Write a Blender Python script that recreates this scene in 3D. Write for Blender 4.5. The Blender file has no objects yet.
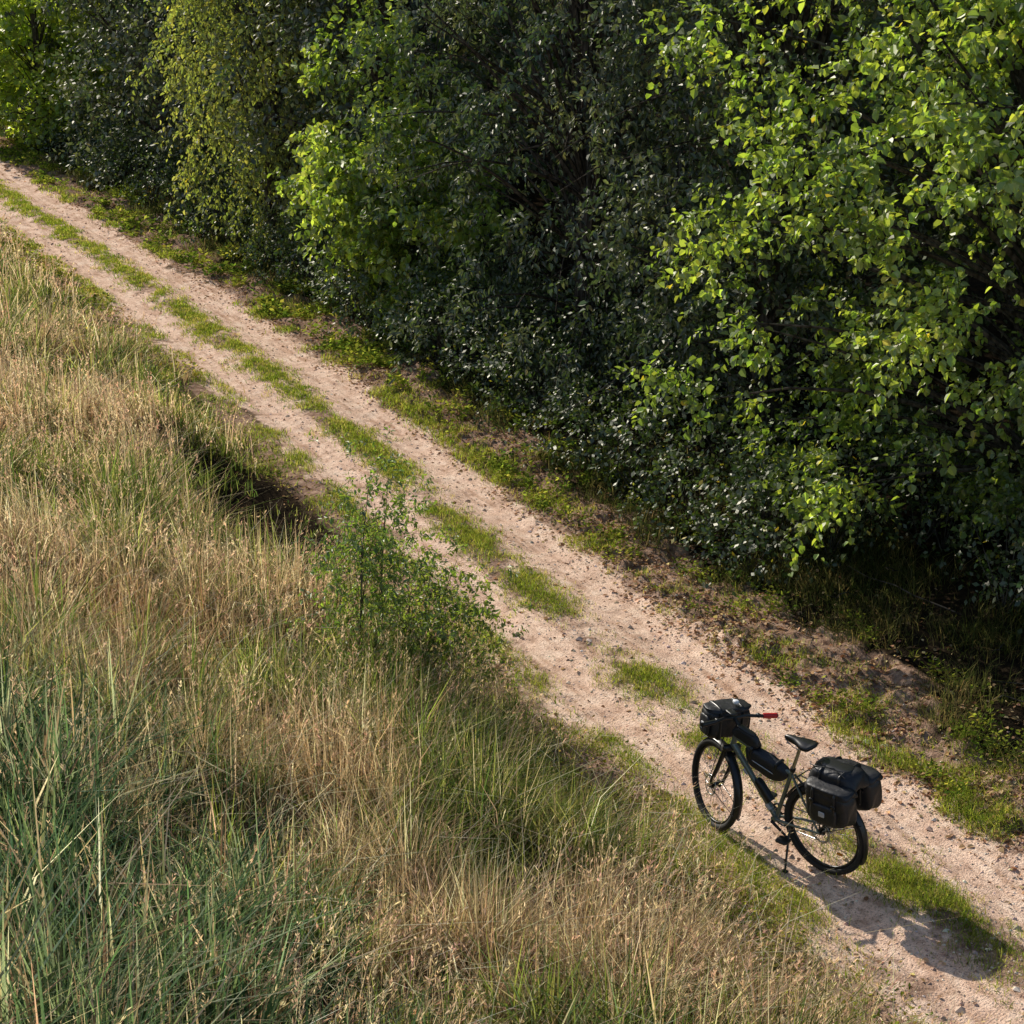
import bpy, math, numpy as np
from mathutils import Vector, Matrix
rng=np.random.default_rng(7)
scene=bpy.context.scene
# ---------------------------------------------------------------- noise
def h2(ix,iy,s):
    n=(ix.astype(np.int64)*374761393+iy.astype(np.int64)*668265263+s*974634777)&0xffffffff
    n=((n^(n>>13))*1274126177)&0xffffffff
    return ((n^(n>>16))&0xffff)/65535.0
def vn(x,y,s=0):
    x=np.asarray(x,float);y=np.asarray(y,float)
    ix=np.floor(x);iy=np.floor(y);fx=x-ix;fy=y-iy
    fx=fx*fx*(3-2*fx);fy=fy*fy*(3-2*fy)
    a=h2(ix,iy,s);b=h2(ix+1,iy,s);c=h2(ix,iy+1,s);d=h2(ix+1,iy+1,s)
    return (a*(1-fx)+b*fx)*(1-fy)+(c*(1-fx)+d*fx)*fy
def fbm(x,y,s=0,o=4):
    t=0;a=.5;n=0
    for i in range(o):
        t=t+a*vn(x*2**i+i*17.3,y*2**i-i*9.1,s+i);n+=a;a*=.5
    return t/n
def sst(a,b,x):
    t=np.clip((x-a)/(b-a),0,1);return t*t*(3-2*t)
# ---------------------------------------------------------------- layout
PY=np.array([-60,0,10,15,19,23,30,40,50,80,140,400.]);PX=np.array([7.3,7.5,7.6,7.65,7.9,8.1,8.08,7.85,7.7,6.6,2.,-30.])
_yy=np.linspace(-60,400,4601);_xx=np.interp(_yy,PY,PX);_k=np.ones(41)/41
_xx[20:-20]=np.convolve(_xx,_k,'valid')
def xc(y): return np.interp(y,_yy,_xx)
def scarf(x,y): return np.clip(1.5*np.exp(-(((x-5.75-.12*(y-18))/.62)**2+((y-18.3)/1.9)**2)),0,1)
def terr(x,y,fine=True):
    x=np.asarray(x,float);y=np.asarray(y,float)
    u=x-xc(y)
    z=np.zeros_like(u)
    s=.30*(1-.75*sst(14,32,y))
    L=np.clip(-u-1.25,0,9)
    z+=s*L*sst(0,1.2,L)+.10*sst(0,.5,L)
    R=np.clip(u-1.9,0,40)
    z+=.10*np.clip(R,0,3)*sst(0,1.5,R)+.02*np.clip(R-3,0,30)
    inp=1-sst(.95,1.35,np.abs(u))
    z-=.055*inp*(np.exp(-((np.abs(u)-.60)/.24)**2))
    z+=.03*np.exp(-(u/.2)**2)*inp
    off=1-inp
    z+=off*.26*(fbm(x*.7,y*.7,3)-.5)
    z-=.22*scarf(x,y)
    if fine:
        z+=(.020+.06*off)*(fbm(x*5,y*5,9)-.5)+.012*(vn(x*18,y*18,4)-.5)
        z+=.016*inp*(vn(x*14,y*1.6,5)-.5)
        sh=sst(1.0,1.2,u)*(1-sst(2.4,3.0,u))
        z+=sh*(.09*(vn(x*7,y*7,31)-.5)+.04*(vn(x*17,y*17,32)-.5))
        z+=scarf(x,y)*.16*(vn(x*6,y*6,33)-.5)
        m=np.exp(-((u-1.25)/.16)**2)*sst(10,12,y)*(1-sst(20,24,y))
        z+=m*.024*np.sin(y*30+np.abs(u-1.25)*26)
    return z
# ---------------------------------------------------------------- materials
def newmat(n):
    m=bpy.data.materials.new(n);m.use_nodes=True;nt=m.node_tree;nt.nodes.clear();return m,nt
def N(nt,t,**k):
    n=nt.nodes.new(t)
    for a,b in k.items():
        if a in n.inputs.keys(): n.inputs[a].default_value=b
        else: setattr(n,a,b)
    return n
def foliage_mat(name,trans=.45,gloss=.06,rough=.4,tmul=(1.5,1.6,.9)):
    m,nt=newmat(name);l=nt.links.new
    at=N(nt,'ShaderNodeAttribute',attribute_name='Col')
    pr=N(nt,'ShaderNodeBsdfDiffuse')
    tr=N(nt,'ShaderNodeBsdfTranslucent')
    mul=N(nt,'ShaderNodeVectorMath',operation='MULTIPLY');mul.inputs[1].default_value=tmul
    mx=N(nt,'ShaderNodeMixShader');mx.inputs[0].default_value=trans
    o=N(nt,'ShaderNodeOutputMaterial')
    l(at.outputs['Color'],pr.inputs['Color']);l(at.outputs['Color'],mul.inputs[0]);l(mul.outputs[0],tr.inputs['Color'])
    l(pr.outputs[0],mx.inputs[1]);l(tr.outputs[0],mx.inputs[2])
    if gloss>0:
        g=N(nt,'ShaderNodeBsdfGlossy');g.inputs['Roughness'].default_value=rough;g.inputs['Color'].default_value=(1,.98,.92,1)
        m2=N(nt,'ShaderNodeMixShader');m2.inputs[0].default_value=gloss;l(mx.outputs[0],m2.inputs[1]);l(g.outputs[0],m2.inputs[2]);l(m2.outputs[0],o.inputs[0])
    else: l(mx.outputs[0],o.inputs[0])
    return m
M_leaf=foliage_mat('leaf',.5,.08,.5,(2.5,2.3,1.0))
M_dleaf=foliage_mat('waxy_leaf',.35,.08,.5,(2.0,1.9,.9))
M_grass=foliage_mat('grass_blade',.5,0,.5,(1.75,1.65,1.25))
M_litter=foliage_mat('dead_leaf',.15,0,.7,(1.1,1,.9))
def bark_mat():
    m,nt=newmat('bark');l=nt.links.new
    tc=N(nt,'ShaderNodeTexCoord');mp=N(nt,'ShaderNodeMapping');mp.inputs['Scale'].default_value=(1,1,.25)
    no=N(nt,'ShaderNodeTexNoise');no.inputs['Scale'].default_value=22;no.inputs['Detail'].default_value=3
    cr=N(nt,'ShaderNodeValToRGB');cr.color_ramp.elements[0].position=.35;cr.color_ramp.elements[0].color=(.03,.024,.018,1);cr.color_ramp.elements[1].position=.7;cr.color_ramp.elements[1].color=(.14,.12,.10,1)
    pr=N(nt,'ShaderNodeBsdfDiffuse');o=N(nt,'ShaderNodeOutputMaterial')
    l(tc.outputs['Object'],mp.inputs[0]);l(mp.outputs[0],no.inputs[0]);l(no.outputs[0],cr.inputs[0]);l(cr.outputs[0],pr.inputs['Color'])
    l(pr.outputs[0],o.inputs[0]);return m
M_bark=bark_mat()
def ground_mat():
    m,nt=newmat('ground_soil');l=nt.links.new
    geo=N(nt,'ShaderNodeNewGeometry')
    at=N(nt,'ShaderNodeAttribute',attribute_name='Mask');sp=N(nt,'ShaderNodeSeparateColor');l(at.outputs['Color'],sp.inputs[0])
    def noise(s,d=3,r=.6,st=None):
        n=N(nt,'ShaderNodeTexNoise');n.inputs['Scale'].default_value=s;n.inputs['Detail'].default_value=d;n.inputs['Roughness'].default_value=r
        if st:
            mp=N(nt,'ShaderNodeMapping');mp.inputs['Scale'].default_value=st;l(geo.outputs['Position'],mp.inputs[0]);l(mp.outputs[0],n.inputs['Vector'])
        else: l(geo.outputs['Position'],n.inputs['Vector'])
        return n.outputs[0]
    def ramp(inp,els):
        r=N(nt,'ShaderNodeValToRGB');e=r.color_ramp.elements
        while len(e)<len(els): e.new(.5)
        for i,(p,c) in enumerate(els): e[i].position=p;e[i].color=(*c,1)
        l(inp,r.inputs[0]);return r.outputs[0]
    def mix(f,a,b,mode='MIX'):
        x=N(nt,'ShaderNodeMix',data_type='RGBA',blend_type=mode)
        if isinstance(f,float): x.inputs[0].default_value=f
        else: l(f,x.inputs[0])
        l(a,x.inputs[6]);l(b,x.inputs[7]);return x.outputs[2]
    n2=noise(14,4,.7);n3=noise(62,2,.7);n4=noise(4,4,.65);n5=noise(1.,4,.6,(9,.9,1))
    sand=ramp(n4,[(.3,(.64,.43,.32)),(.5,(.85,.61,.465)),(.7,(.93,.73,.58))])
    grit=ramp(n3,[(.30,(.42,.37,.34)),(.48,(1,1,1)),(.72,(1.1,1.1,1.08))])
    sand=mix(.85,sand,grit,'MULTIPLY')
    g2=ramp(n2,[(.30,(.6,.54,.49)),(.50,(1,1,1))])
    sand=mix(.8,sand,g2,'MULTIPLY')
    g3=ramp(n5,[(.34,(.68,.61,.56)),(.52,(1,1,1)),(.7,(1.06,1.05,1.04))])
    sand=mix(.9,sand,g3,'MULTIPLY')
    soil=ramp(n2,[(.3,(.05,.034,.022)),(.5,(.14,.095,.06)),(.7,(.27,.19,.13))])
    dark=ramp(n2,[(.3,(.010,.008,.006)),(.6,(.03,.022,.014)),(.8,(.06,.045,.028))])  # forest litter and scar soil, painted extra dark to deepen shade by the trees
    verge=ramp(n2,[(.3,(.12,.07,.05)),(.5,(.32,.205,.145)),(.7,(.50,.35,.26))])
    def perturb(ch,amt=.5):
        a=N(nt,'ShaderNodeMath',operation='MULTIPLY_ADD');l(n4,a.inputs[0]);a.inputs[1].default_value=amt;a.inputs[2].default_value=-amt*.5
        b=N(nt,'ShaderNodeMath',operation='ADD',use_clamp=True);l(a.outputs[0],b.inputs[0]);l(sp.outputs[ch],b.inputs[1])
        return b.outputs[0]
    def edge(v):
        r=N(nt,'ShaderNodeMapRange',interpolation_type='SMOOTHSTEP');r.inputs[1].default_value=.3;r.inputs[2].default_value=.7;l(v,r.inputs[0]);return r.outputs[0]
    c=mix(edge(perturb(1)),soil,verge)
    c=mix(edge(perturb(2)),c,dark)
    c=mix(edge(perturb(0,1.3)),c,sand)
    pr=N(nt,'ShaderNodeBsdfDiffuse')
    l(c,pr.inputs['Color'])
    bp=N(nt,'ShaderNodeBump');bp.inputs['Strength'].default_value=.9;bp.inputs['Distance'].default_value=.018;l(n3,bp.inputs['Height']);l(bp.outputs[0],pr.inputs['Normal'])
    o=N(nt,'ShaderNodeOutputMaterial');l(pr.outputs[0],o.inputs[0]);return m
M_ground=ground_mat()
def simple(name,col,rough=.5,metal=0.,bump=0.,bs=60,spec=.5,var=.15):
    m,nt=newmat(name);l=nt.links.new
    pr=N(nt,'ShaderNodeBsdfPrincipled');pr.inputs['Roughness'].default_value=rough;pr.inputs['Metallic'].default_value=metal;pr.inputs['Specular IOR Level'].default_value=spec
    tc=N(nt,'ShaderNodeTexCoord');no=N(nt,'ShaderNodeTexNoise');no.inputs['Scale'].default_value=bs;no.inputs['Detail'].default_value=4;l(tc.outputs['Object'],no.inputs[0])
    cr=N(nt,'ShaderNodeValToRGB');cr.color_ramp.elements[0].position=.3;cr.color_ramp.elements[1].position=.7
    cr.color_ramp.elements[0].color=(*[c*(1-var) for c in col],1);cr.color_ramp.elements[1].color=(*[min(1,c*(1+var)) for c in col],1)
    l(no.outputs[0],cr.inputs[0]);l(cr.outputs[0],pr.inputs['Base Color'])
    if bump:
        bp=N(nt,'ShaderNodeBump');bp.inputs['Strength'].default_value=bump;bp.inputs['Distance'].default_value=.01;l(no.outputs[0],bp.inputs['Height']);l(bp.outputs[0],pr.inputs['Normal'])
    o=N(nt,'ShaderNodeOutputMaterial');l(pr.outputs[0],o.inputs[0]);return m
def attr_stone():
    m,nt=newmat('pebble');at=N(nt,'ShaderNodeAttribute',attribute_name='Col');pr=N(nt,'ShaderNodeBsdfDiffuse')
    o=N(nt,'ShaderNodeOutputMaterial');nt.links.new(at.outputs['Color'],pr.inputs['Color']);nt.links.new(pr.outputs[0],o.inputs[0]);return m
M_stone=attr_stone()
# ---------------------------------------------------------------- mesh from numpy
def npmesh(name,groups,mats,colname='Col',smooth=False):
    V=[];C=[];LI=[];LS=[];LT=[];MI=[];off=0;lo=0
    for v,f,c,mi in groups:
        if len(v)==0: continue
        V.append(v);C.append(c);LI.append((f+off).ravel());k=f.shape[1]
        LS.append(lo+np.arange(len(f))*k);LT.append(np.full(len(f),k));MI.append(np.full(len(f),mi));off+=len(v);lo+=f.size
    V=np.concatenate(V).astype(np.float32);C=np.concatenate(C);LI=np.concatenate(LI).astype(np.int32);LS=np.concatenate(LS).astype(np.int32);LT=np.concatenate(LT).astype(np.int32);MI=np.concatenate(MI).astype(np.int32)
    me=bpy.data.meshes.new(name);me.vertices.add(len(V));me.vertices.foreach_set('co',V.ravel())
    me.loops.add(len(LI));me.loops.foreach_set('vertex_index',LI)
    me.polygons.add(len(LS));me.polygons.foreach_set('loop_start',LS);me.polygons.foreach_set('loop_total',LT);me.polygons.foreach_set('material_index',MI)
    me.polygons.foreach_set('use_smooth',np.full(len(LS),smooth))
    a=me.color_attributes.new(colname,'FLOAT_COLOR','POINT');cc=np.ones((len(V),4),np.float32);cc[:,:3]=C;a.data.foreach_set('color',cc.ravel())
    for m in mats: me.materials.append(m)
    me.update(calc_edges=True)
    ob=bpy.data.objects.new(name,me);scene.collection.objects.link(ob);return ob
def nrm(a): return a/np.maximum(np.linalg.norm(a,axis=-1,keepdims=True),1e-9)
def leafgeo(pos,axis,normal,L,W,col,fold=.25,droop=.15):
    n=len(pos);axis=nrm(axis);side=nrm(np.cross(axis,normal));nn=np.cross(side,axis)
    L=L[:,None];W=W[:,None]
    v=np.empty((n,6,3))
    v[:,0]=pos
    v[:,1]=pos+axis*L*.30+side*W*.5+nn*W*fold
    v[:,2]=pos+axis*L*.68+side*W*.42+nn*(W*fold-L*droop*.5)
    v[:,3]=pos+axis*L-nn*L*droop
    v[:,4]=pos+axis*L*.68-side*W*.42+nn*(W*fold-L*droop*.5)
    v[:,5]=pos+axis*L*.30-side*W*.5+nn*W*fold
    b=np.arange(n)[:,None]*6
    f=np.stack([b+np.array([[0,1,2,3]]),b+np.array([[0,3,4,5]])],1).reshape(-1,4)
    return v.reshape(-1,3),f,np.repeat(col,6,axis=0)
def quadleaf(pos,axis,normal,L,W,col):
    n=len(pos);axis=nrm(axis);side=nrm(np.cross(axis,normal));L=L[:,None];W=W[:,None]
    v=np.stack([pos,pos+axis*L*.5+side*W*.5,pos+axis*L,pos+axis*L*.5-side*W*.5],1)
    f=np.arange(n*4).reshape(n,4)
    return v.reshape(-1,3),f,np.repeat(col,4,axis=0)
def blades(P,h,w,az,lean,c0,c1):
    n=len(P);ts=np.array([0,.5,1.]);wf=np.array([.85,.95,.08])
    d=np.stack([np.cos(az),np.sin(az),0*az],1);sa=az+math.pi/2+rng.normal(0,.7,n);s=np.stack([np.cos(sa),np.sin(sa),0*az],1)
    v=np.empty((n,3,2,3));c=np.empty((n,3,2,3))
    for i,t in enumerate(ts):
        p=P+d*(lean*h*t**1.8)[:,None];p[:,2]+=h*(t-.38*np.minimum(lean,1.3)*t*t)
        o=s*(w*wf[i]*.5)[:,None]
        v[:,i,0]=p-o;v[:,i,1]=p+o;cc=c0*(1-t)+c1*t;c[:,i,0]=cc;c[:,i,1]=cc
    b=np.arange(n)[:,None]*6
    f=np.stack([b+np.array([[0,1,3,2]])+2*i for i in range(2)],1).reshape(-1,4)
    return v.reshape(-1,3),f,c.reshape(-1,3)
def tubegeo(pts,rad,k=6):
    pts=np.asarray(pts,float);m=len(pts);t=np.gradient(pts,axis=0);t=nrm(t)
    ref=np.array([.31,.17,.93]) if abs(t[0][2])<.8 else np.array([1.,.1,0])
    s=nrm(np.cross(t,ref));u=np.cross(s,t);a=np.arange(k)/k*2*math.pi
    v=pts[:,None]+np.asarray(rad)[:,None,None]*(np.cos(a)[None,:,None]*s[:,None]+np.sin(a)[None,:,None]*u[:,None])
    f=[]
    for i in range(m-1):
        for j in range(k):
            j2=(j+1)%k;f.append((i*k+j,i*k+j2,(i+1)*k+j2,(i+1)*k+j))
    return v.reshape(-1,3),np.array(f)
def merge(parts):
    V=[];F=[];o=0
    for v,f in parts: V.append(v);F.append(f+o);o+=len(v)
    return np.concatenate(V),np.concatenate(F)
# ---------------------------------------------------------------- terrain
def axis_pts(segs):
    out=[]
    for a,b,s in segs: out.append(np.arange(a,b-1e-6,s))
    return np.unique(np.concatenate(out+[np.array([segs[-1][1]])]).round(4))
gx=axis_pts([(-400,-60,40),(-60,-10,5),(-10,0,1),(0,5,.15),(5,10.6,.045),(10.6,14,.15),(14,30,1),(30,80,5),(80,400,40)])
gy=axis_pts([(-400,-60,40),(-60,-10,5),(-10,5,1),(5,24,.05),(24,50,.12),(50,80,.6),(80,150,5),(150,600,45)])
GX,GY=np.meshgrid(gx,gy,indexing='ij');nx,ny=GX.shape
Z=terr(GX,GY);U=GX-xc(GY)
def wobf(x,y): return .45*(fbm(x*.0+3,y*.9,11)-.5)+.36*(fbm(x*2.4,y*2.4,12)-.5)
wob=wobf(GX,GY)
edge=np.where(U<0,.98,1.0)
pm=1-sst(edge-.22,edge+.22,np.abs(U)+wob)
HARD=[(7.62,15.5,.6),(7.75,17.7,.8),(7.8,20.6,1.2),(7.5,13.2,.3),(7.5,9.0,1.0),(7.45,11.9,.25)]
def medf(y):
    b=np.zeros_like(y)
    for hx,hy,hr in HARD: b=np.maximum(b,np.exp(-((y-hy)/hr)**4))
    return b
mw=.17+.18*fbm(GX*0+1,GY*.6,13)
med=np.exp(-((U+.1*(fbm(GX*0,GY*.5,14)-.5))/mw)**2)*(.5+.45*sst(.4,.6,fbm(GX*1.5,GY*1.2,21))+.35*medf(GY)).clip(0,1)
pm=pm*(1-.85*med)
pm*=1-.45*np.exp(-((U+.75)/.3)**2)*sst(.45,.6,fbm(GX*1.3,GY*.7,15))
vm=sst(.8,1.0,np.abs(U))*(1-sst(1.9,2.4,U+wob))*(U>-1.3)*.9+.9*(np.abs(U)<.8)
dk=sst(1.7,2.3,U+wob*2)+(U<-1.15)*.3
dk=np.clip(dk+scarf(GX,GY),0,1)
idx=np.arange(nx*ny).reshape(nx,ny)
F=np.stack([idx[:-1,:-1],idx[1:,:-1],idx[1:,1:],idx[:-1,1:]],-1).reshape(-1,4)
V=np.stack([GX,GY,Z],-1).reshape(-1,3)
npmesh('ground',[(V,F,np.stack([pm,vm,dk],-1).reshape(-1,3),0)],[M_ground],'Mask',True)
# ---------------------------------------------------------------- colour helpers
def pal(cols,t):
    cols=np.array(cols);t=np.clip(t,0,.9999)*(len(cols)-1);i=t.astype(int);f=(t-i)[:,None];return cols[i]*(1-f)+cols[i+1]*f
def jit(c,s=.25):
    n=len(c);return np.clip(c*(1+rng.normal(0,s,n))[:,None].clip(.4,1.8)*(1+rng.normal(0,.06,(n,3))),.002,.9)
# ---------------------------------------------------------------- meadow grass (left)
def ysamp(n,y0,y1,p=1.0): return y0*(y1/y0)**rng.random(n)
GRN=[(.055,.10,.03),(.11,.17,.04),(.23,.28,.065),(.42,.42,.15)]
DRY=[(.24,.155,.11),(.42,.32,.21),(.60,.50,.33),(.78,.70,.50)]
BLU=np.array([.85,.98,1.9])
def lush(x,y): return np.clip(sst(4.6,1.9,x+.34*(y-9)+2.4*(fbm(x*.9,y*.9,47)-.5)),0,1)
def rusty(x,y): return np.clip(np.exp(-(((x-3.5)/.5)**2+((y-13.7)/.6)**2))+.5*sst(.62,.72,fbm(x*1.3,y*1.3,77)),0,1)
def meadow():
    G=[]
    n=330000;x=rng.uniform(-1.5,7.6,n);y=ysamp(n,6,58)
    u=x-xc(y);wb=.85*(fbm(x*1.6,y*1.6,44)-.5)
    keep=(u<-.98+wb)&(x>.19*y-2.2)
    cl=fbm(x*2.2,y*2.2,40,3);cl2=fbm(x*.8,y*.8,41,3);fine=vn(x*6,y*6,45)
    ed=sst(.95,1.9,-u)
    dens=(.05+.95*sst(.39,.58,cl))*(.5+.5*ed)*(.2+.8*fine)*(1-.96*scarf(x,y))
    keep&=rng.random(n)<dens
    x,y,u,cl,cl2,ed,fine=[a[keep] for a in (x,y,u,cl,cl2,ed,fine)];n=len(x)
    P=np.stack([x,y,terr(x,y)-.01],1)
    lu=lush(x,y);edgeg=np.exp(-((-u-1.35)/.8)**2)
    g=np.clip(lu*.42+.5*edgeg+(cl2-.5)*4.5+.40,.08,.93)
    isg=rng.random(n)<g
    h=(.09+.38*sst(1.1,2.6,-u)*(.15+1.4*cl))*rng.uniform(.4,1.2,n)
    w=np.where(isg,rng.uniform(.005,.010,n),rng.uniform(.004,.0075,n))*np.clip(y/13,1,3)*1.1
    az=np.where(rng.random(n)<.4,fbm(x*.9,y*.9,50)*9+rng.normal(0,.6,n),rng.uniform(0,6.28,n))
    lean=np.abs(rng.normal(.5,.4,n))
    cg=pal(GRN,np.clip(rng.random(n)*.9+.1*(1-lu)-.05,0,1));cg=np.where((rng.random(n)<lu*.85)[:,None],cg*BLU,cg)
    cd=pal(DRY,np.clip(.6*rng.random(n)+.7*(cl2-.3)+.1,0,1))
    rs=(rusty(x,y)*.7)[:,None];cd=cd*(1-rs)+np.array([.36,.19,.11])*rs
    c1=jit(np.where(isg[:,None],cg,cd),.28);c0=c1*np.where(isg[:,None],np.array([.72,.72,.7]),np.array([.56,.5,.44]))  # c0: brownish blade roots, darkened further to paint shade in the gaps
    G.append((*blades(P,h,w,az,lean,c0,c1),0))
    nt=7400;x=rng.uniform(-1.5,7,nt);y=ysamp(nt,6.5,50);u=x-xc(y)
    k=(u<-1.25)&(x>.19*y-2.2)&(scarf(x,y)<.25)&(rng.random(nt)<.08+.92*sst(.42,.56,fbm(x*1.5,y*1.5,62)));x,y,u=x[k],y[k],u[k];nt=len(x)
    K=34;cl2=fbm(x*.8,y*.8,41,3);lu=lush(x,y)
    tg=rng.random(nt)<np.clip(lu*.45+(cl2-.5)*3.4+.38+.35*np.exp(-((-u-1.5)/.7)**2),.07,.92)
    tc=np.where(tg[:,None],pal(GRN,rng.random(nt))*np.where((rng.random(nt)<lu)[:,None],BLU[None],1.),pal(DRY,rng.random(nt)))
    rus=rusty(x,y)*(~tg)
    tc=tc*(1-rus[:,None]*.8)+np.array([.37,.18,.09])*rus[:,None]*.8
    th=(.18+.48*sst(1.4,2.8,-u)*rng.uniform(.3,1.3,nt))*(.4+1.2*fbm(x*.9,y*.9,66))*(1+.15*tg)
    sp=.05+.10*rng.random(nt);xx=np.repeat(x,K);yy=np.repeat(y,K);m=nt*K;a=rng.uniform(0,6.28,m);r=np.repeat(sp,K)*np.sqrt(rng.random(m))
    px=xx+r*np.cos(a);py=yy+r*np.sin(a);P=np.stack([px,py,terr(px,py)-.01],1)
    c=np.repeat(tc,K,0);mixd=rng.random(m)<.2;c[mixd]=pal(DRY,rng.random(mixd.sum()));c=jit(c,.25)
    wide=np.repeat(np.where(tg,rng.uniform(.006,.010,nt)*(1+.9*lu),.0055),K)*np.clip(py/13,1,3)
    G.append((*blades(P,np.repeat(th,K)*rng.uniform(.45,1.15,m),wide,a+rng.normal(0,.4,m),np.abs(rng.normal(.55,.35,m)),c*.6,c),0))  # tussock roots coloured darker, painting shade between the blades
    n=30000;x=rng.uniform(-1.5,7.4,n);y=ysamp(n,6.5,50);u=x-xc(y);pn=fbm(x*.8,y*.8,60,3)
    keep=(u<-1.4)&(x>.19*y-2.2)&(rng.random(n)<sst(.40,.62,pn)*(1-.5*lush(x,y)))&(scarf(x,y)<.3)
    x,y,pn=x[keep],y[keep],pn[keep];n=len(x);P=np.stack([x,y,terr(x,y)],1)
    h=rng.uniform(.35,.95,n)*(.45+.65*pn);az=fbm(x*.5,y*.5,61)*9+rng.normal(0,.8,n);lean=np.abs(rng.normal(.35,.3,n))
    ps=np.clip(y/13,1,3)
    cs=jit(pal([(.30,.20,.16),(.50,.39,.28),(.74,.63,.46)],rng.random(n)),.2)
    G.append((*blades(P,h,.0042*ps,az,lean,cs,cs),0))
    tip=P+np.stack([np.cos(az),np.sin(az),0*az],1)*(lean*h)[:,None];tip[:,2]+=h*(1-.38*lean)
    K=7;tp=np.repeat(tip,K,0);hn=np.repeat(h,K);a2=rng.uniform(0,6.28,len(tp));off=rng.uniform(0,.22,len(tp))
    d=nrm(np.repeat(np.stack([np.cos(az)*lean*1.6,np.sin(az)*lean*1.6,np.ones(n)],1),K,0))
    pp=tp-d*(off*hn)[:,None];ax=d*.9+np.stack([np.cos(a2),np.sin(a2),0*a2],1)*.55
    ch=np.repeat(jit(pal([(.35,.20,.18),(.52,.38,.29),(.74,.62,.45)],np.clip(rng.random(n)*.7+.3*pn,0,1)),.15),K,0)
    G.append((*quadleaf(pp,ax,rng.normal(0,1,(len(pp),3)),rng.uniform(.02,.05,len(pp)),.008*np.repeat(ps,K),ch),0))
    n=4200;x=rng.uniform(-1,6.4,n);y=ysamp(n,6.5,35);k=(x-xc(y)<-1.2)&(x>.19*y-2.2)&(scarf(x,y)<.3);x,y=x[k],y[k];n=len(x)
    P=np.stack([x,y,terr(x,y)+.1],1);c=jit(np.tile([[.80,.70,.52]],(n,1)),.2)
    G.append((*blades(P,rng.uniform(.3,.75,n),.0048*np.clip(y/13,1,3),rng.uniform(0,6.28,n),rng.uniform(.7,1.6,n),c,c),0))
    return npmesh('meadow_grass',G,[M_grass])
meadow()
def weeds(name,x,y,n_leaf,size,cols,hmax,spread):
    n=len(x);P=np.stack([x,y,terr(x,y)],1);K=n_leaf;p=np.repeat(P,K,0);m=len(p)
    a=rng.uniform(0,6.28,m);t=rng.random(m);hm=np.repeat(hmax*rng.uniform(.4,1,n),K)
    r=np.repeat(spread*rng.uniform(.4,1,n),K)*rng.random(m)
    d=np.stack([np.cos(a),np.sin(a),0*a],1)
    pos=p+d*r[:,None];pos[:,2]+=hm*t
    ax=d+np.array([0,0,.35])+rng.normal(0,.3,(m,3));nr=np.array([0,0,1.])+rng.normal(0,.45,(m,3))
    cb=np.repeat(pal(cols,rng.random(n)),K,0)
    L=size*rng.uniform(.6,1.3,m)*np.repeat(np.clip(y/14,1,2.2),K)
    return npmesh(name,[(*quadleaf(pos,ax,nr,L,L*rng.uniform(.35,.65,m),jit(cb,.25)),0)],[M_grass])
n=8000;x=rng.uniform(1,7.2,n);y=ysamp(n,7,45);u=x-xc(y);k=(u<-.95)&(x>.19*y-1.5)&(scarf(x,y)<.3)&(rng.random(n)<(.16+.84*np.exp(-((-u-1.5)/.8)**2))*sst(.38,.56,fbm(x,y,70)))
weeds('meadow_weeds',x[k],y[k],24,.03,[(.07,.12,.02),(.14,.20,.03),(.26,.28,.04),(.38,.34,.09),(.2,.13,.06)],.30,.15)
# ---------------------------------------------------------------- median + verge short grass
def tufts(x,y,K,h,w,cols,spread=.05,lean=.6):
    n=len(x);px=np.repeat(x,K)+rng.normal(0,1,n*K)*np.repeat(spread*rng.uniform(.5,1.4,n),K);py=np.repeat(y,K)+rng.normal(0,spread*1.2,n*K)
    m=len(px);P=np.stack([px,py,terr(px,py)-.004],1)
    cb=jit(np.repeat(pal(cols,rng.random(n)),K,0),.25)
    hh=np.repeat(h*rng.uniform(.5,1.2,n),K)*rng.uniform(.5,1.2,m)
    return (*blades(P,hh,w*rng.uniform(.7,1.3,m)*np.clip(py/14,1,2.6),rng.uniform(0,6.28,m),np.abs(rng.normal(lean,.3,m)),cb*.75,cb),0)
gc=[(.12,.18,.03),(.20,.28,.035),(.32,.37,.05),(.48,.44,.14)]
def lsamp(n,a,b): return 10**rng.uniform(math.log10(a),math.log10(b),n)
y=lsamp(10500,5,60);x=xc(y)+rng.normal(0,.15,len(y))+.14*(fbm(y*.7,y*0,87)-.5)
pt=fbm(x*.8,y*.6,21)
k=rng.random(len(y))<np.clip(.20+.35*sst(.45,.6,pt)+medf(y)*.85+.6*sst(20,25,y),0,1)*(.15+.85*sst(.36,.53,fbm(x*3.5,y*3.5,88)))
k&=~((y>13.9)&(y<14.6)&(rng.random(len(y))<.85))
G=[tufts(x[k],y[k],15,.07,.0045,gc,.05)]
y2=lsamp(5200,6,50);x2=xc(y2)-.72-np.abs(rng.normal(0,.33,len(y2)));k=(scarf(x2,y2)<.3)&(rng.random(len(y2))<sst(.44,.56,fbm(x2*2.2,y2*2.2,89)))
G.append(tufts(x2[k],y2[k],11,.085,.0045,gc,.06))
npmesh('path_median_grass',G,[M_grass])
y=lsamp(5200,6,60);x=xc(y)+.9+np.abs(rng.normal(0,.42,len(y)));k=rng.random(len(y))<sst(.52,.60,fbm(x*2.0,y*2.0,80))
G=[tufts(x[k],y[k],14,.11,.005,gc,.06)]
y=lsamp(6500,7,55);x=xc(y)+rng.uniform(1.7,3.8,len(y));k=rng.random(len(y))<sst(.42,.62,fbm(x*1.2,y*1.2,81))
G.append(tufts(x[k],y[k],13,.26,.006,[(.04,.06,.02),(.08,.10,.03),(.14,.14,.05),(.24,.19,.09)],.09,.7))
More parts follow.
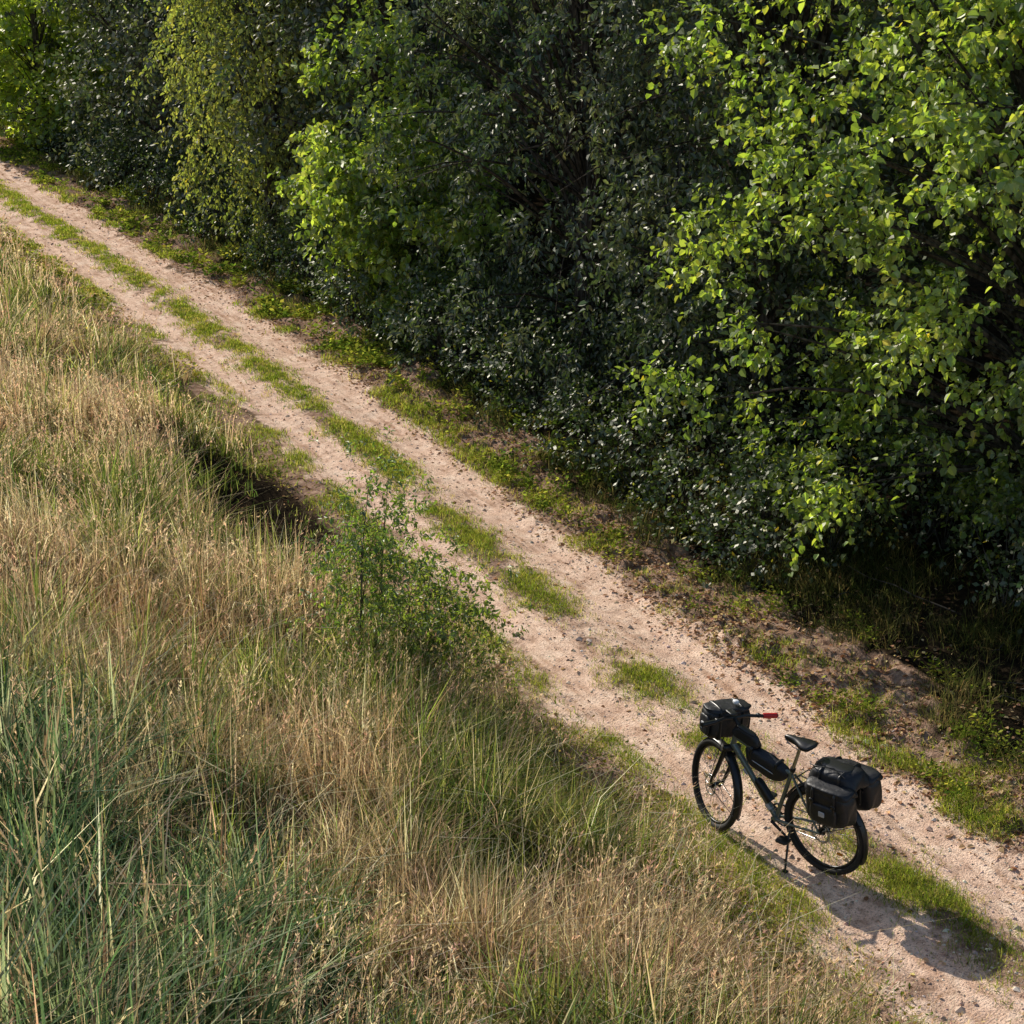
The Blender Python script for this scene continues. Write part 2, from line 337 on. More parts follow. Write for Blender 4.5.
npmesh('verge_grass',G,[M_grass])
y=lsamp(3600,7,50);x=xc(y)+rng.uniform(1.05,2.4,len(y));k=rng.random(len(y))<sst(.51,.59,fbm(x*1.9,y*1.9,83))
weeds('verge_weeds',x[k],y[k],18,.042,[(.06,.11,.02),(.17,.23,.03),(.34,.35,.06)],.2,.12)
def litter():
    n=36000;y=lsamp(n,6,55);x=xc(y)+.92+np.abs(rng.normal(0,.8,n))+rng.normal(0,.14,n)
    k=rng.random(n)<.35+.65*sst(.38,.6,fbm(x*1.8,y*1.8,90));x,y=x[k],y[k]
    yb=lsamp(1100,6,45);xb=xc(yb)+rng.normal(0,.75,1100)
    ys=lsamp(900,9,24);xs=xc(ys)-1.0-rng.random(900)*1.2
    x=np.r_[x,xb,xs];y=np.r_[y,yb,ys];n=len(x)
    P=np.stack([x,y,terr(x,y)+.008],1);a=rng.uniform(0,6.28,n)
    ax=np.stack([np.cos(a),np.sin(a),rng.normal(0,.25,n)],1);nr=np.array([0,0,1.])+rng.normal(0,.35,(n,3))
    L=rng.uniform(.02,.06,n)
    c=jit(pal([(.14,.07,.04),(.30,.16,.08),(.46,.29,.16),(.62,.46,.26),(.50,.40,.09)],rng.beta(1.6,1.8,n)),.2)
    npmesh('fallen_leaves',[(*leafgeo(P,ax,nr,L,L*rng.uniform(.45,.8,n),c,.2,.1),0)],[M_litter])
litter()
def pebbles():
    n=24000;y=lsamp(n,6,40);u=np.where(rng.random(n)<.6,rng.uniform(-1.05,1.1,n),rng.normal(1.2,.3,n));u=np.where(rng.random(n)<.25,rng.normal(0,.22,n),u);x=xc(y)+u
    r=rng.lognormal(math.log(.0068),.55,n).clip(.003,.04)
    P=np.stack([x,y,terr(x,y)+r*.1],1)
    o=np.array([[1,0,0],[0,1,0],[-1,0,0],[0,-1,0],[0,0,.6],[0,0,-.7]],float)
    v=P[:,None]+o[None]*r[:,None,None]*rng.uniform(.65,1.35,(n,6,1))
    f0=np.array([[0,1,4],[1,2,4],[2,3,4],[3,0,4],[1,0,5],[2,1,5],[3,2,5],[0,3,5]])
    f=(np.arange(n)[:,None,None]*6+f0[None]).reshape(-1,3)
    c=np.repeat(jit(pal([(.34,.24,.18),(.56,.44,.35),(.80,.69,.58)],rng.random(n)),.15),6,0)
    npmesh('gravel',[(v.reshape(-1,3),f,c,0)],[M_stone])
pebbles()
# ---------------------------------------------------------------- trees
def crown_leaves(centers,out,tw,lpt,tl,ls,cols,droop,aspect=.62,yel=.0,simpleq=False,up=.9):
    nC=len(centers);c=np.repeat(centers,tw,0);o=np.repeat(out,tw,0);n=len(c)
    c=c+rng.normal(0,.13,(n,3))
    d=nrm(o*.7+rng.normal(0,.65,(n,3))+np.array([0,0,-droop]))
    L=tl*rng.uniform(.5,1.2,n)
    twv=np.stack([c,c+d*L[:,None]],1)
    cp=np.repeat(c,lpt,0);dp=np.repeat(d,lpt,0);Lp=np.repeat(L,lpt);m=len(cp);t=rng.uniform(.05,1.05,m)
    pos=cp+dp*(t*Lp)[:,None];pos[:,2]-=droop*.35*Lp*t*t
    lat=nrm(np.cross(dp,rng.normal(0,1,(m,3))));pos+=lat*(ls*.35*rng.random(m))[:,None]
    ax=dp*.5+lat*.9+np.array([0,0,-.2-droop*.4]);nr=np.array([-.1,.15,up])+rng.normal(0,.5,(m,3))+np.repeat(np.repeat(out,tw,0),lpt,0)*.3
    cc=np.repeat(np.repeat(rng.random(nC),tw),lpt)*.55+rng.random(m)*.45
    col=jit(pal(cols,cc),.22)
    if yel>0:
        y=rng.random(m)<yel;col[y]=jit(np.tile([[.38,.34,.05]],(y.sum(),1)),.2)
    Ls=ls*rng.uniform(.5,1.3,m)
    if simpleq: return quadleaf(pos,ax,nr,Ls,Ls*aspect,col),twv
    return leafgeo(pos,ax,nr,Ls,Ls*aspect,col,.18,.2),twv
def tree(name,base,H,cen,rad,nC,tw,lpt,tl,ls,cols,droop=.3,tr=.12,aspect=.62,shell=.4,yel=.0,stems=1,dead=0,zmin=.35,mat=None,sq=False):
    bx,by=base;bz=float(terr(bx,by));G=[];B=[]
    k=nC*3;d=nrm(rng.normal(0,1,(k,3)));s=int(abs(bx*13+by*7))
    lump=.6+.8*fbm(d[:,0]*2.4+d[:,2]*1.5+20,d[:,1]*2.4-d[:,2]*1.9+30,s,3)
    r=rng.random(k)**shell*lump
    c=np.array([bx+cen[0],by+cen[1],bz+cen[2]])+d*r[:,None]*np.array(rad)
    ok=(c[:,2]>bz+zmin)&(c[:,2]<bz+H);c=c[ok][:nC];d=d[ok][:nC]
    (v,f,col),twv=crown_leaves(c,nrm(d*np.array([1,1,.5])),tw,lpt,tl,ls,cols,droop,aspect,yel,sq)
    G.append((v,f,col,0))
    trunks=[]
    for q in range(stems):
        sp=0 if stems==1 else rad[0]*.35
        top=np.array([bx+cen[0]*.8+rng.normal(0,sp),by+cen[1]*.8+rng.normal(0,sp),bz+H*.92]);t=np.linspace(0,1,12)[:,None]
        b0=np.array([bx+rng.normal(0,.12*(stems>1)),by+rng.normal(0,.12*(stems>1)),bz-.15])
        p=b0*(1-t)+top*t;p[:,:2]+=np.stack([np.sin(t[:,0]*7+q)*.05*H*.25,np.cos(t[:,0]*5+q*2)*.05*H*.25],1)*t
        trunks.append(p);B.append(tubegeo(p,tr/math.sqrt(stems)*(1.25*(1-t[:,0])**.8+.08)+(.003 if tr>.05 else .0015),8))
    for i in range(0,len(c),1 if tr<.05 else 2):
        p=trunks[rng.integers(stems)];zt=bz+(c[i,2]-bz)*rng.uniform(.35,.85);j=int(np.argmin(abs(p[:,2]-zt)));a=p[j];e=c[i]
        mid_=(a+e)/2+np.array([0,0,.15*np.linalg.norm(e-a)])+rng.normal(0,.05,3)*np.linalg.norm(e-a)
        t=np.linspace(0,1,6)[:,None];q=a*(1-t)**2+2*mid_*t*(1-t)+e*t*t
        L=np.linalg.norm(e-a);B.append(tubegeo(q,((.004 if tr>.05 else .002)+.0075*L*tr/.12)*(1-.85*t[:,0]),4))
    for i in rng.permutation(len(twv))[:min(len(twv),500)]:
        t=np.linspace(0,1,3)[:,None];B.append(tubegeo(twv[i,0]*(1-t)+twv[i,1]*t,np.array([.005,.004,.002])*(1 if tr>.05 else .35),3))
    for i in range(dead):
        j=rng.integers(1,7);a=trunks[0][j];dd=nrm(rng.normal(0,1,3)*np.array([1,1,.5])+np.array([-.8,-.4,0]));L=rng.uniform(1,3.2);t=np.linspace(0,1,6)[:,None]
        q=a+dd*L*t+rng.normal(0,.05,(6,3))*t;q[:,2]-=.25*L*t[:,0]**2
        q[:,2]=np.maximum(q[:,2],bz+.05);B.append(tubegeo(q,.014*(1-.8*t[:,0])+.002,4))
    bv,bf=merge(B);G.append((bv,bf,np.full((len(bv),3),.1),1))
    return npmesh(name,G,[mat or M_leaf,M_bark])
bright=[(.055,.095,.02),(.12,.19,.035),(.23,.32,.055),(.36,.43,.12)]
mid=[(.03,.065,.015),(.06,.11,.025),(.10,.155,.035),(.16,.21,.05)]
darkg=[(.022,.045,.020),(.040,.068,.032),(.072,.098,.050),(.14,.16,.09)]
tree('maple_tree',(12.65,13.9),9,(-.1,0,4.4),(3.5,3.6,4.6),440,9,17,.55,.078,bright,.25,.17,.8,.3,.008)
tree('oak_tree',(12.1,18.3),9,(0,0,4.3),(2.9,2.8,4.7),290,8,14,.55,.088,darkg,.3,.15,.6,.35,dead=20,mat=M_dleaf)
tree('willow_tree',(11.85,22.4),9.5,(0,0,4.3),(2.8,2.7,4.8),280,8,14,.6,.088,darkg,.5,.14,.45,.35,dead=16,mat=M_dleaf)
tree('hazel_tree',(11.1,26.8),4.6,(-.2,-.2,2.1),(1.4,1.4,2.3),140,8,12,.42,.105,bright,.3,.06,.8,.35,stems=3,zmin=.2)
tree('birch_tree',(11.0,33.0),11,(0,0,5),(1.8,1.9,5.4),280,8,14,.8,.09,[(.07,.10,.03),(.13,.17,.05),(.21,.25,.075),(.33,.35,.13)],1.1,.13,.6,.35,.005)
tree('oak_tree',(12.1,30.0),10,(0,0,4.6),(2.3,2.4,5.2),230,7,12,.7,.12,darkg,.3,.15,.6,.35,sq=True,mat=M_dleaf)
tree('oak_tree',(12.2,37),11,(0,0,4.5),(2.6,2.4,5.4),200,7,12,.7,.13,darkg,.3,.15,.6,.35,sq=True,mat=M_dleaf)
tree('oak_tree',(11.3,41.5),12,(0,0,4.6),(2.1,2.4,5.6),240,7,12,.7,.13,darkg,.3,.16,.6,.35,mat=M_dleaf,sq=True)
tree('young_maple_tree',(10.3,49.0),7,(0,0,2.9),(1.9,2.0,3.4),180,7,12,.6,.16,[(.11,.17,.03),(.22,.31,.05),(.34,.42,.07)],.2,.09,.8,.35,sq=True)
tree('oak_tree',(13.2,48.5),12,(0,0,5),(2.8,2.9,6),200,7,12,.8,.17,darkg,.3,.16,.6,.35,mat=M_dleaf,sq=True)
tree('oak_tree',(14.8,9.3),9,(0,0,4.6),(2.6,2.8,4.6),200,7,12,.6,.11,mid,.3,.15,.7,.35,sq=True)
def forest():
    B=[];C=[];O=[];pts=[]
    for yy in np.arange(8,86,3.6):
        for xx in (15.6,19.2):
            pts.append((xx+rng.normal(0,.6)+max(0,(yy-60))*-.05,yy+rng.normal(0,.8)))
    for yy in np.arange(55,95,4.): pts.append((11.5+rng.normal(0,.6)-(yy-55)*.10,yy))
    for (bx,by) in pts:
        bz=float(terr(bx,by));H=rng.uniform(9,13);t=np.linspace(0,1,6)[:,None]
        p=np.array([bx,by,bz])*(1-t)+np.array([bx+rng.normal(0,.4),by+rng.normal(0,.4),bz+H])*t
        B.append(tubegeo(p,.15*(1-t[:,0])+.03,6));k=60
        d=nrm(rng.normal(0,1,(k,3)));r=rng.random(k)**.35*rng.uniform(.7,1.2,k)
        c=np.array([bx,by,bz+H*.48])+d*r[:,None]*np.array([2.5,2.5,H*.5]);ok=c[:,2]>bz+.2;C.append(c[ok]);O.append(d[ok])
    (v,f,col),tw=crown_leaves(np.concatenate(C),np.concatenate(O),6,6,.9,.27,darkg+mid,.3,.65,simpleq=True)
    bv,bf=merge(B);npmesh('forest',[(v,f,col,0),(bv,bf,np.full((len(bv),3),.1),1)],[M_dleaf,M_bark])
forest()
def undergrowth():
    C=[];O=[];B=[]
    for i in range(270):
        q_=rng.random()
        if i<230: y=rng.uniform(8,56);x=float(xc(y))+2.2+3.0*q_+(.9 if y<13.5 else 0);s=rng.uniform(.3,.7)+.6*q_*rng.random()
        else: y=rng.uniform(14.5,30);x=float(xc(y))+2.1+.6*q_;s=rng.uniform(.5,.85)  # extra shrubs, added along the verge to cast shade on it
        z=float(terr(x,y));k=rng.integers(5,12)
        d=nrm(rng.normal(0,1,(k,3)));c=np.array([x,y,z+s*.8])+d*np.array([s,s,s*.9])*.8;c[:,2]=np.maximum(c[:,2],z+.12);C.append(c);O.append(d)
        for e in c:
            t=np.linspace(0,1,4)[:,None];q=np.array([x,y,z-.05])*(1-t)+e*t;q[:,2]+=.1*np.sin(t[:,0]*3.1);B.append(tubegeo(q,.008*(1-.7*t[:,0]),4))
    for i in range(90):
        y=rng.uniform(9,35);x=float(xc(y))+rng.uniform(1.9,4.2);L=rng.uniform(.3,1.3);z=float(terr(x,y));a=rng.uniform(0,6.28);el=rng.uniform(.02,.5);t=np.linspace(0,1,6)[:,None]
        q=np.array([x,y,z+.02])+np.array([math.cos(a),math.sin(a),el])*L*t+rng.normal(0,.02,(6,3));B.append(tubegeo(q,.008*(1-.7*t[:,0]),4))
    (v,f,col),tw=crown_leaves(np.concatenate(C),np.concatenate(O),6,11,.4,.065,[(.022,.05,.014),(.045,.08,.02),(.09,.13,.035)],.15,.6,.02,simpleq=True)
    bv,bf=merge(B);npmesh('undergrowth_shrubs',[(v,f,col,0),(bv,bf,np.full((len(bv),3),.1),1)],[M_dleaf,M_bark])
undergrowth()
tree('sapling',(5.08,13.15),1.95,(0,0,1.05),(.38,.38,.95),75,5,10,.2,.045,[(.06,.11,.025),(.11,.18,.035),(.19,.26,.05)],.1,.006,.45,.6,stems=2,zmin=.15)
tree('small_bush',(5.6,13.4),1.15,(0,0,.55),(.65,.55,.6),105,5,10,.2,.045,[(.06,.11,.025),(.12,.18,.035),(.23,.28,.06)],.2,.008,.5,.6,stems=4,zmin=.06)
# ---------------------------------------------------------------- bicycle
class PB:
    def __init__(s): s.v=[];s.f=[];s.m=[]
    def add(s,v,f,m):
        o=len(s.v);s.v+= [tuple(map(float,p)) for p in v];s.f+=[tuple(int(i)+o for i in q) for q in f];s.m+=[m]*len(f)
    def tube(s,pts,r,m=0,k=10,cap=True):
        pts=np.array(pts,float)
        if len(pts)==2: pts=np.array([pts[0],(pts[0]+pts[1])/2,pts[1]])
        r=np.full(len(pts),r) if np.isscalar(r) else np.interp(np.linspace(0,1,len(pts)),np.linspace(0,1,len(r)),r)
        v,f=tubegeo(pts,r,k);s.add(v,f,m)
        if cap: 
            s.add(v[:k],[tuple(range(k))[::-1]],m);s.add(v[-k:],[tuple(range(k))],m)
    def ring(s,c,R,r,m,n=56,k=8,sx=1.):
        a=np.arange(n)/n*2*math.pi;b=np.arange(k)/k*2*math.pi
        A,Bb=np.meshgrid(a,b,indexing='ij')
        v=np.stack([c[0]+(R+r*np.cos(Bb))*np.cos(A),c[1]+sx*r*np.sin(Bb),c[2]+(R+r*np.cos(Bb))*np.sin(A)],-1).reshape(-1,3)
        f=[(i*k+j,i*k+(j+1)%k,((i+1)%n)*k+(j+1)%k,((i+1)%n)*k+j) for i in range(n) for j in range(k)]
        s.add(v,f,m)
    def sq(s,c,size,e=.3,m=0,taper=(0,0),R=None,n=20,deform=None):
        th=np.linspace(-math.pi/2,math.pi/2,n+1);ph=np.arange(2*n)/(2*n)*2*math.pi
        sp=lambda x,p:np.sign(x)*np.abs(x)**p
        T,Pp=np.meshgrid(th,ph,indexing='ij')
        q=np.stack([sp(np.cos(T),e)*sp(np.cos(Pp),e),sp(np.cos(T),e)*sp(np.sin(Pp),e),sp(np.sin(T),e)],-1).reshape(-1,3)
        q[:,0]*=1+taper[0]*q[:,2];q[:,1]*=1+taper[1]*q[:,2]
        if deform is not None: q=deform(q)
        q=q*np.array(size)/2
        if R is not None: q=q@np.array(R).T
        q=q+np.array(c);w=2*n
        f=[(i*w+j,i*w+(j+1)%w,(i+1)*w+(j+1)%w,(i+1)*w+j) for i in range(n) for j in range(w)]
        s.add(q,f,m)
    def xf(s,fn): s.v=[tuple(fn(np.array(p))) for p in s.v]
    def build(s,name,mats,parent):
        me=bpy.data.meshes.new(name);me.from_pydata(s.v,[],s.f);me.update()
        for p,m in zip(me.polygons,s.m): p.material_index=m;p.use_smooth=True
        for m in mats: me.materials.append(m)
        ob=bpy.data.objects.new(name,me);scene.collection.objects.link(ob);ob.parent=parent;return ob
m_rub=simple('tyre_rubber',(.018,.018,.018),.75,bump=.3,bs=200)
m_rim=simple('black_alloy',(.03,.03,.032),.35,.6)
m_steel=simple('steel',(.5,.5,.5),.3,1.)
m_frame=simple('frame_paint',(.17,.20,.18),.3,.4)
m_fab=simple('black_fabric',(.014,.014,.017),.5,bump=.8,bs=18,spec=.5)
m_plast=simple('black_plastic',(.013,.013,.014),.35)
m_red=simple('red_rubber',(.6,.02,.02),.4)
m_grey=simple('reflective_grey',(.45,.46,.48),.4)
m_white=simple('white_plastic',(.75,.75,.75),.4)
m_amber=simple('amber_reflector',(.7,.25,.02),.25)
BM=[m_rub,m_rim,m_steel,m_frame,m_fab,m_plast,m_red,m_grey,m_white,m_amber]
RUB,RIM,STL,FRM,FAB,PLA,RED,GRY,WHT,AMB=range(10)
rc=np.array([7.20,9.86]);fc=np.array([6.89,10.73]);hd=(fc-rc)/np.linalg.norm(fc-rc)
WB=1.0;R=.348;fc=rc+hd*WB
zr=float(terr(*rc));zf=float(terr(*fc))
bike=bpy.data.objects.new('bicycle',None);scene.collection.objects.link(bike);bike.empty_display_size=.3
bike.location=(rc[0],rc[1],zr-.004)
ang=math.atan2(hd[1],hd[0])
bike.rotation_mode='QUATERNION'
Rz=Matrix.Rotation(ang,3,'Z');Ry=Matrix.Rotation(-math.atan2(zf-zr,WB),3,'Y');Rx=Matrix.Rotation(math.radians(-5),3,'X')
bike.rotation_quaternion=(Rz@Ry@Rx).to_quaternion()
HA=np.array([-.342,0,.94]);HP=np.array([.822,0,.725])
def steer(p,a=math.radians(-24)):
    q=p-HP;k=HA/np.linalg.norm(HA);return HP+q*math.cos(a)+np.cross(k,q)*math.sin(a)+k*np.dot(k,q)*(1-math.cos(a))
def wheel(cx):
    b=PB();c=(cx,0,R)
    b.ring(c,.322,.026,RUB,64,10);b.ring(c,.290,.012,RIM,64,6,1.0);b.ring(c,.3025,.005,STL,64,5,2.2)
    for i in range(32):
        a=i/32*2*math.pi;sd=1 if i%2 else -1;a2=a+(.5 if (i//2)%2 else -.5)
        b.tube([(cx+.022*math.cos(a2),sd*.028,R+.022*math.sin(a2)),(cx+.287*math.cos(a),0,R+.287*math.sin(a))],.0015,STL,4,False)
    b.tube([(cx,-.06,R),(cx,.06,R)],.016,RIM,12);b.tube([(cx,-.032,R),(cx,-.026,R)],.03,RIM,14);b.tube([(cx,.026,R),(cx,.032,R)],.03,RIM,14)
    b.tube([(cx,-.075,R),(cx,.075,R)],.006,STL,8)
    b.ring((cx,.045,R),.075,.008,STL,36,4,.12)
    for i in range(5):
        a=i/5*6.283;b.tube([(cx,.045,R),(cx+.072*math.cos(a),.045,R+.072*math.sin(a))],.003,STL,4,False)
    for s_ in (1,-1):
        a=.9 if s_>0 else 4.0
        b.sq((cx+.2*math.cos(a),0,R+.2*math.sin(a)),(.05,.012,.02),.4,AMB,n=6)
    b.tube([(cx,0,R-.288),(cx,0,R-.25)],.003,STL,5)
    return b
b=wheel(0.);b.build('rear_wheel',BM,bike)
b=wheel(WB);b.xf(steer);b.build('front_wheel',BM,bike)
def fender(cx,a0,a1,RR=.368):
    b=PB();n=28;a=np.linspace(a0,a1,n);k=7;w=np.linspace(-1,1,k)
    v=[];f=[]
    for ai in a:
        for wi in w:
            r=RR-.014*wi*wi;v.append((cx+r*math.cos(ai),wi*.03,R+r*math.sin(ai)))
    for i in range(n-1):
        for j in range(k-1): f.append((i*k+j,i*k+j+1,(i+1)*k+j+1,(i+1)*k+j))
    b.add(v,f,PLA);return b
b=fender(0,math.radians(20),math.radians(205));b.tube([(0,.06,R),(-.33,.03,R+.17)],.003,PLA,5);b.tube([(0,-.06,R),(-.33,-.03,R+.17)],.003,PLA,5);b.build('rear_mudguard',BM,bike)
b=fender(WB,math.radians(50),math.radians(200));b.tube([(WB,.06,R),(WB-.34,.03,R-.1)],.003,PLA,5);b.tube([(WB,-.06,R),(WB-.34,-.03,R-.1)],.003,PLA,5);b.xf(steer);b.build('front_mudguard',BM,bike)
BB=np.array([.425,0,.285]);ST=np.array([.27,0,.745]);HT=HP+HA*.135;HB=HP+HA*.01
b=PB()
b.tube([HB,HT],.022,FRM,14);b.tube([BB,ST],.016,FRM,12);b.tube([HB+HA*.03,BB],[.024,.022,.021],FRM,14);b.tube([HT-HA*.025,ST-np.array([-.01,0,.05])],[.018,.016],FRM,12)
for s_ in (1,-1):
    b.tube([BB+np.array([0,s_*.025,0]),(.25,s_*.055,.315),(0,s_*.065,R)],[.012,.01,.008],FRM,8)
    b.tube([ST+np.array([.0,s_*.012,-.05]),(.15,s_*.05,.56),(0,s_*.065,R)],[.009,.009,.007],FRM,8)
b.tube([BB+np.array([0,-.037,0]),BB+np.array([0,.037,0])],.024,FRM,14)
dv=nrm(HB-BB)
for a0,a1 in ((.12,.2),(.62,.70)): b.tube([BB+(HB-BB)*a0,BB+(HB-BB)*a1],.0245,GRY,14)
b.build('frame',BM,bike)
b=PB()
for s_ in (1,-1):
    b.tube([HP+np.array([-.0,s_*.052,.0]),HP-HA*.22+np.array([0.012,s_*.055,0]),(WB,s_*.055,R)],[.019,.018,.012],PLA,10)
    b.tube([HP-HA*.02+np.array([0,s_*.052,0]),HP-HA*.16+np.array([0.006,s_*.054,0])],.0155,STL,10)
b.sq(HP+np.array([0,0,.0]),(.05,.15,.05),.5,PLA,n=8);b.xf(steer);b.build('fork',BM,bike)
b=PB();S0=HT;S1=HT+HA*.08;SB=S1+np.array([.08,0,.03])
b.tube([S0,S1+HA*.01],.017,PLA,12);b.tube([S1,SB],.016,PLA,10)
b.tube([SB+np.array([-.09,.31,.02]),SB+np.array([-.07,.2,.02]),SB+np.array([-.01,.09,.01]),SB,SB+np.array([-.01,-.09,.01]),SB+np.array([-.07,-.2,.02]),SB+np.array([-.09,-.31,.02])],.0125,PLA,10)
b.tube([SB+np.array([-.067,.2,.02]),SB+np.array([-.092,.315,.02])],.018,PLA,12);b.tube([SB+np.array([-.067,-.2,.02]),SB+np.array([-.092,-.30,.02])],.02,RED,12)
for s_ in (1,-1):
    b.tube([SB+np.array([-.055,s_*.18,.01]),SB+np.array([-.0,s_*.21,-.015]),SB+np.array([-.03,s_*.29,-.03])],.006,RED if s_<0 else STL,6)
    b.sq(SB+np.array([-.05,s_*.17,.02]),(.04,.03,.03),.5,PLA,n=6)
b.tube([SB+np.array([0,.1,.0]),SB+np.array([.12,.08,-.08]),HP+np.array([.06,.03,.1]),(WB-.04,.05,R+.2),(WB,.06,R+.06)],.003,PLA,5)
b.tube([SB+np.array([0,-.1,.0]),SB+np.array([.10,-.06,-.02]),HP+np.array([.04,-.03,.05])],.003,PLA,5)
b.sq(SB+np.array([-.02,.04,.055]),(.10,.06,.02),.4,PLA,n=8);b.sq(SB+np.array([.08,-.05,.085]),(.05,.04,.03),.6,WHT,n=8)
b.xf(steer);b.build('handlebar',BM,bike)
sag=lambda q:q*(1+.05*np.sin(q[:,[1]]*5+q[:,[2]]*3)+.03*np.sin(q[:,[0]]*7-q[:,[1]]*4))
b=PB();bc=SB+np.array([.125,0,-.07])
b.sq(bc,(.19,.34,.24),.5,FAB,(.05,.05),deform=sag);b.sq(bc+np.array([0,0,.108]),(.20,.35,.04),.6,FAB,deform=sag)
b.sq(bc+np.array([.09,0,-.03]),(.05,.2,.13),.5,FAB,n=10)
for s_ in (1,-1):
    b.sq(bc+np.array([0,s_*.168,-.01]),(.13,.03,.15),.5,FAB,n=10);b.sq(bc+np.array([.0,s_*.09,.005]),(.205,.022,.26),.3,PLA,n=8)
b.sq(bc+np.array([0,.185,.0]),(.05,.006,.02),.4,GRY,n=6)
b.xf(steer);b.build('handlebar_bag',BM,bike)
al=math.atan2(.13,.53);RM=np.array([[math.cos(al),0,-math.sin(al)],[0,1,0],[math.sin(al),0,math.cos(al)]])
b=PB()
b.sq((.68,0,.868),(.23,.07,.10),.6,FAB,(-.2,-.1),R=RM,deform=sag);b.sq((.68,0,.912),(.17,.055,.02),.6,PLA,R=RM,n=10)
b.build('top_tube_bag',BM,bike)
b=PB();b.sq((.50,0,.70),(.37,.11,.165),.7,FAB,(.15,0),R=RM,deform=sag)
for dx in (-.11,.11): b.sq((.51+dx,0,.735+dx*.23),(.025,.105,.12),.4,PLA,R=RM,n=8)
b.sq((.50,.056,.70),(.2,.006,.006),.5,GRY,R=RM,n=6)
b.build('frame_bag',BM,bike)
b=PB();p0=BB+dv*.12+np.array([-.035,0,.03]);b.tube([p0,p0+dv*.14,p0+dv*.17,p0+dv*.19],[.034,.034,.034,.03,.018],PLA,14);b.build('water_bottle',BM,bike)
b=PB();SP=ST+nrm(ST-BB)*.20;b.tube([ST,SP],.0135,STL,10);b.tube([ST-nrm(ST-BB)*.02,ST+nrm(ST-BB)*.005],.021,PLA,12)
def sad(q):
    t=(q[:,0]+1)/2;w=np.interp(t,[0,.12,.35,.6,1],[.7,1,.8,.38,.25]);q[:,1]*=w;q[:,2]+=.55*(t<.15)*(.15-t)/.15+.2*t-.3*np.abs(q[:,1])**2;return q
b.sq(SP+np.array([.0,0,.045]),(.27,.165,.055),.7,PLA,deform=sad,n=18)
for s_ in (1,-1): b.tube([SP+np.array([-.1,s_*.03,.035]),SP+np.array([-.04,s_*.022,.0]),SP+np.array([.04,s_*.022,0]),SP+np.array([.12,s_*.012,.035])],.0035,STL,6)
b.build('saddle',BM,bike)
b=PB();rz=.75
for s_ in (1,-1):
    b.tube([(.17,s_*.05,rz),(.05,s_*.06,rz),(-.28,s_*.06,rz),(-.3,s_*.03,rz)],.005,PLA,7)
    b.tube([(0,s_*.07,R+.02),(-.05,s_*.075,.6),(-.02,s_*.062,rz)],.005,PLA,7);b.tube([(0,s_*.07,R+.02),(-.17,s_*.08,.6),(-.22,s_*.062,rz)],.005,PLA,7)
    b.tube([(-.2,s_*.08,.66),(.1,s_*.08,.66)],.005,PLA,7);b.tube([(.17,s_*.05,rz),(.25,s_*.02,.68)],.005,PLA,7)
for xx in (-.25,-.1,.05): b.tube([(xx,-.06,rz),(xx,.06,rz)],.005,PLA,7)
b.build('luggage_rack',BM,bike)
for s_,nm in ((1,'pannier_left'),(-1,'pannier_right')):
    b=PB();c=np.array([-.16,s_*.15,.685])
    def pd(q):
        q[:,0]+=.10*np.clip(-q[:,2],0,1)*(q[:,0]>0)*-1;return sag(q)
    b.sq(c,(.36,.17,.27),.45,FAB,(.05,.08),deform=pd);b.sq(c+np.array([0,0,.125]),(.37,.18,.07),.55,FAB,deform=sag)
    b.sq(c+np.array([0,s_*.08,-.04]),(.22,.05,.15),.5,FAB,n=12)
    for dx in (-.09,.09): b.sq(c+np.array([dx,s_*.006,.03]),(.022,.192,.24),.35,PLA,n=8);b.sq(c+np.array([dx,s_*.10,.05]),(.035,.012,.03),.4,PLA,n=6)
    b.sq(c+np.array([0,s_*.107,-.03]),(.05,.006,.04),.25,GRY,n=6)
    b.build(nm,BM,bike)
b=PB();b.sq((-.12,0,.84),(.38,.28,.15),.55,FAB,(-.1,-.1),deform=sag);b.sq((-.12,0,.905),(.25,.14,.03),.6,PLA,n=10)
for dx in (-.09,.07): b.sq((-.12+dx,0,.837),(.02,.282,.158),.4,PLA,n=8)
b.tube([(.05,.09,.905),(-.02,.12,.925),(-.14,.08,.93),(-.25,.11,.905)],.004,PLA,6)
b.build('rack_bag',BM,bike)
b=PB();cy=-.055
b.ring((BB[0],cy,BB[2]),.085,.007,RIM,40,6,.5);b.ring((0,cy,R),.045,.012,STL,30,6,.9)
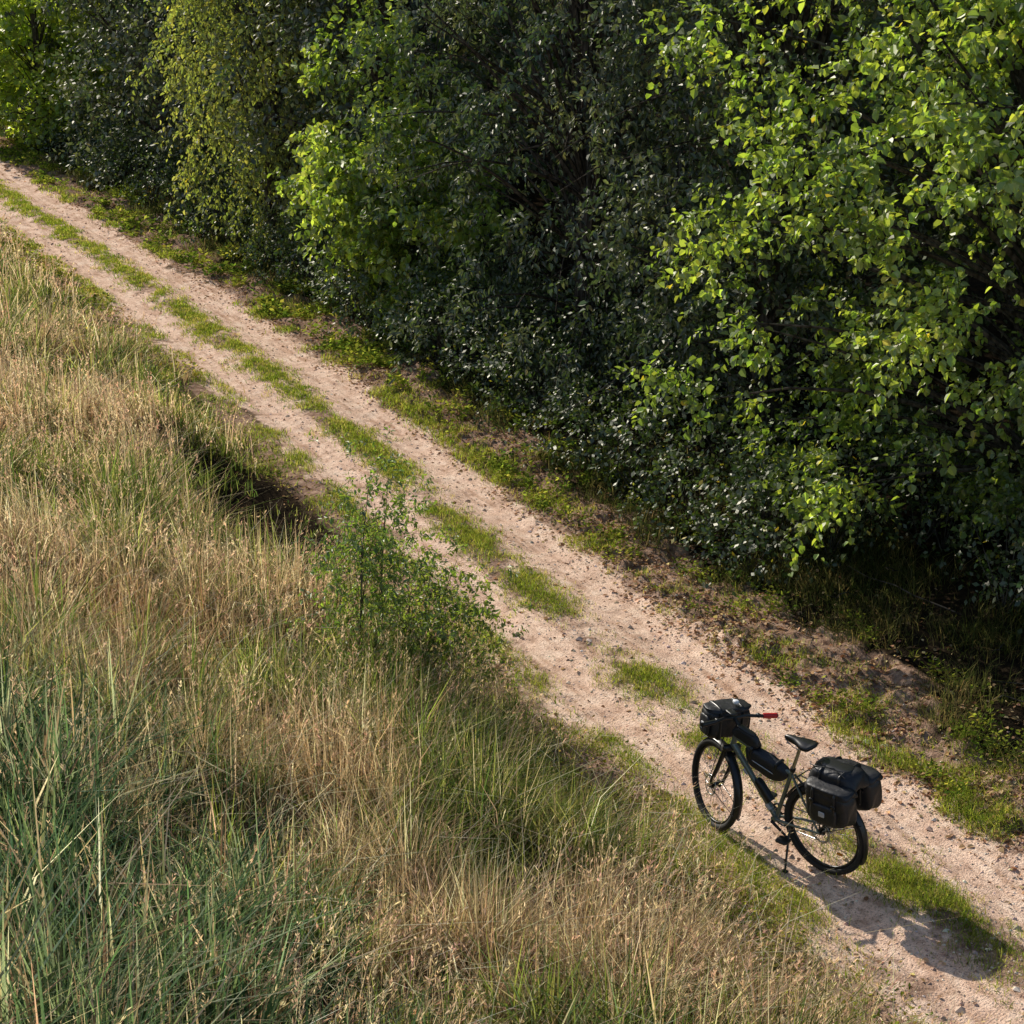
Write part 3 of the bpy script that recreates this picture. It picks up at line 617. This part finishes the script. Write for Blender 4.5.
b.tube([(BB[0],cy,BB[2]+.09),(0,cy,R+.05)],.005,STL,6);b.tube([(BB[0],cy,BB[2]-.09),(.03,cy,R-.15),(0,cy,R-.12),(0.02,cy,R-.045)],.005,STL,6)
for s_,a in ((-1,math.radians(25)),(1,math.radians(205))):
    e=BB+np.array([.17*math.cos(a),s_*.075,.17*math.sin(a)]);b.tube([BB+np.array([0,s_*.06,0]),e],[.013,.009],RIM,8)
    b.sq(e+np.array([0,s_*.05,0]),(.10,.085,.022),.4,PLA,n=8);b.tube([e,e+np.array([0,s_*.09,0])],.005,STL,6)
    for i in range(5):
        aa=i/5*6.283;b.tube([(BB[0],cy,BB[2]),(BB[0]+.08*math.cos(aa),cy,BB[2]+.08*math.sin(aa))],.006,RIM,5)
b.build('crankset',BM,bike)
b=PB();b.tube([(.27,.05,.31),(.25,.08,.27),(.21,.185,.022)],.0085,PLA,8);b.sq((.205,.19,.016),(.05,.03,.015),.5,PLA,n=8);b.build('kickstand',BM,bike)
# ---------------------------------------------------------------- light
az=math.atan2(.175,.97);el=math.radians(32)
S=Vector((-math.sin(az)*math.cos(el),math.cos(az)*math.cos(el),math.sin(el)))
sd=bpy.data.lights.new('sun','SUN');sd.energy=5;sd.angle=math.radians(.5);sd.color=(1,.93,.81)
so=bpy.data.objects.new('sun',sd);scene.collection.objects.link(so);so.rotation_euler=S.to_track_quat('Z','Y').to_euler();so.location=(0,30,30)
w=bpy.data.worlds.new('World');scene.world=w;w.use_nodes=True;nt=w.node_tree
bg=nt.nodes['Background'];sk=nt.nodes.new('ShaderNodeTexSky');sk.sky_type='NISHITA';sk.sun_disc=False;sk.sun_elevation=el;sk.sun_rotation=-az
nt.links.new(sk.outputs[0],bg.inputs[0]);bg.inputs[1].default_value=.125
scene.view_settings.view_transform='Standard';scene.view_settings.look='None';scene.view_settings.exposure=0
# ---------------------------------------------------------------- camera
cd=bpy.data.cameras.new('camera');cd.sensor_width=36;cd.lens=1900/1024*36;cd.clip_end=2000;cd.clip_start=.1
co=bpy.data.objects.new('camera',cd);scene.collection.objects.link(co);co.location=(0,0,6.8)
co.rotation_euler=(math.radians(90-18.94),0,math.radians(-25.6));scene.camera=co
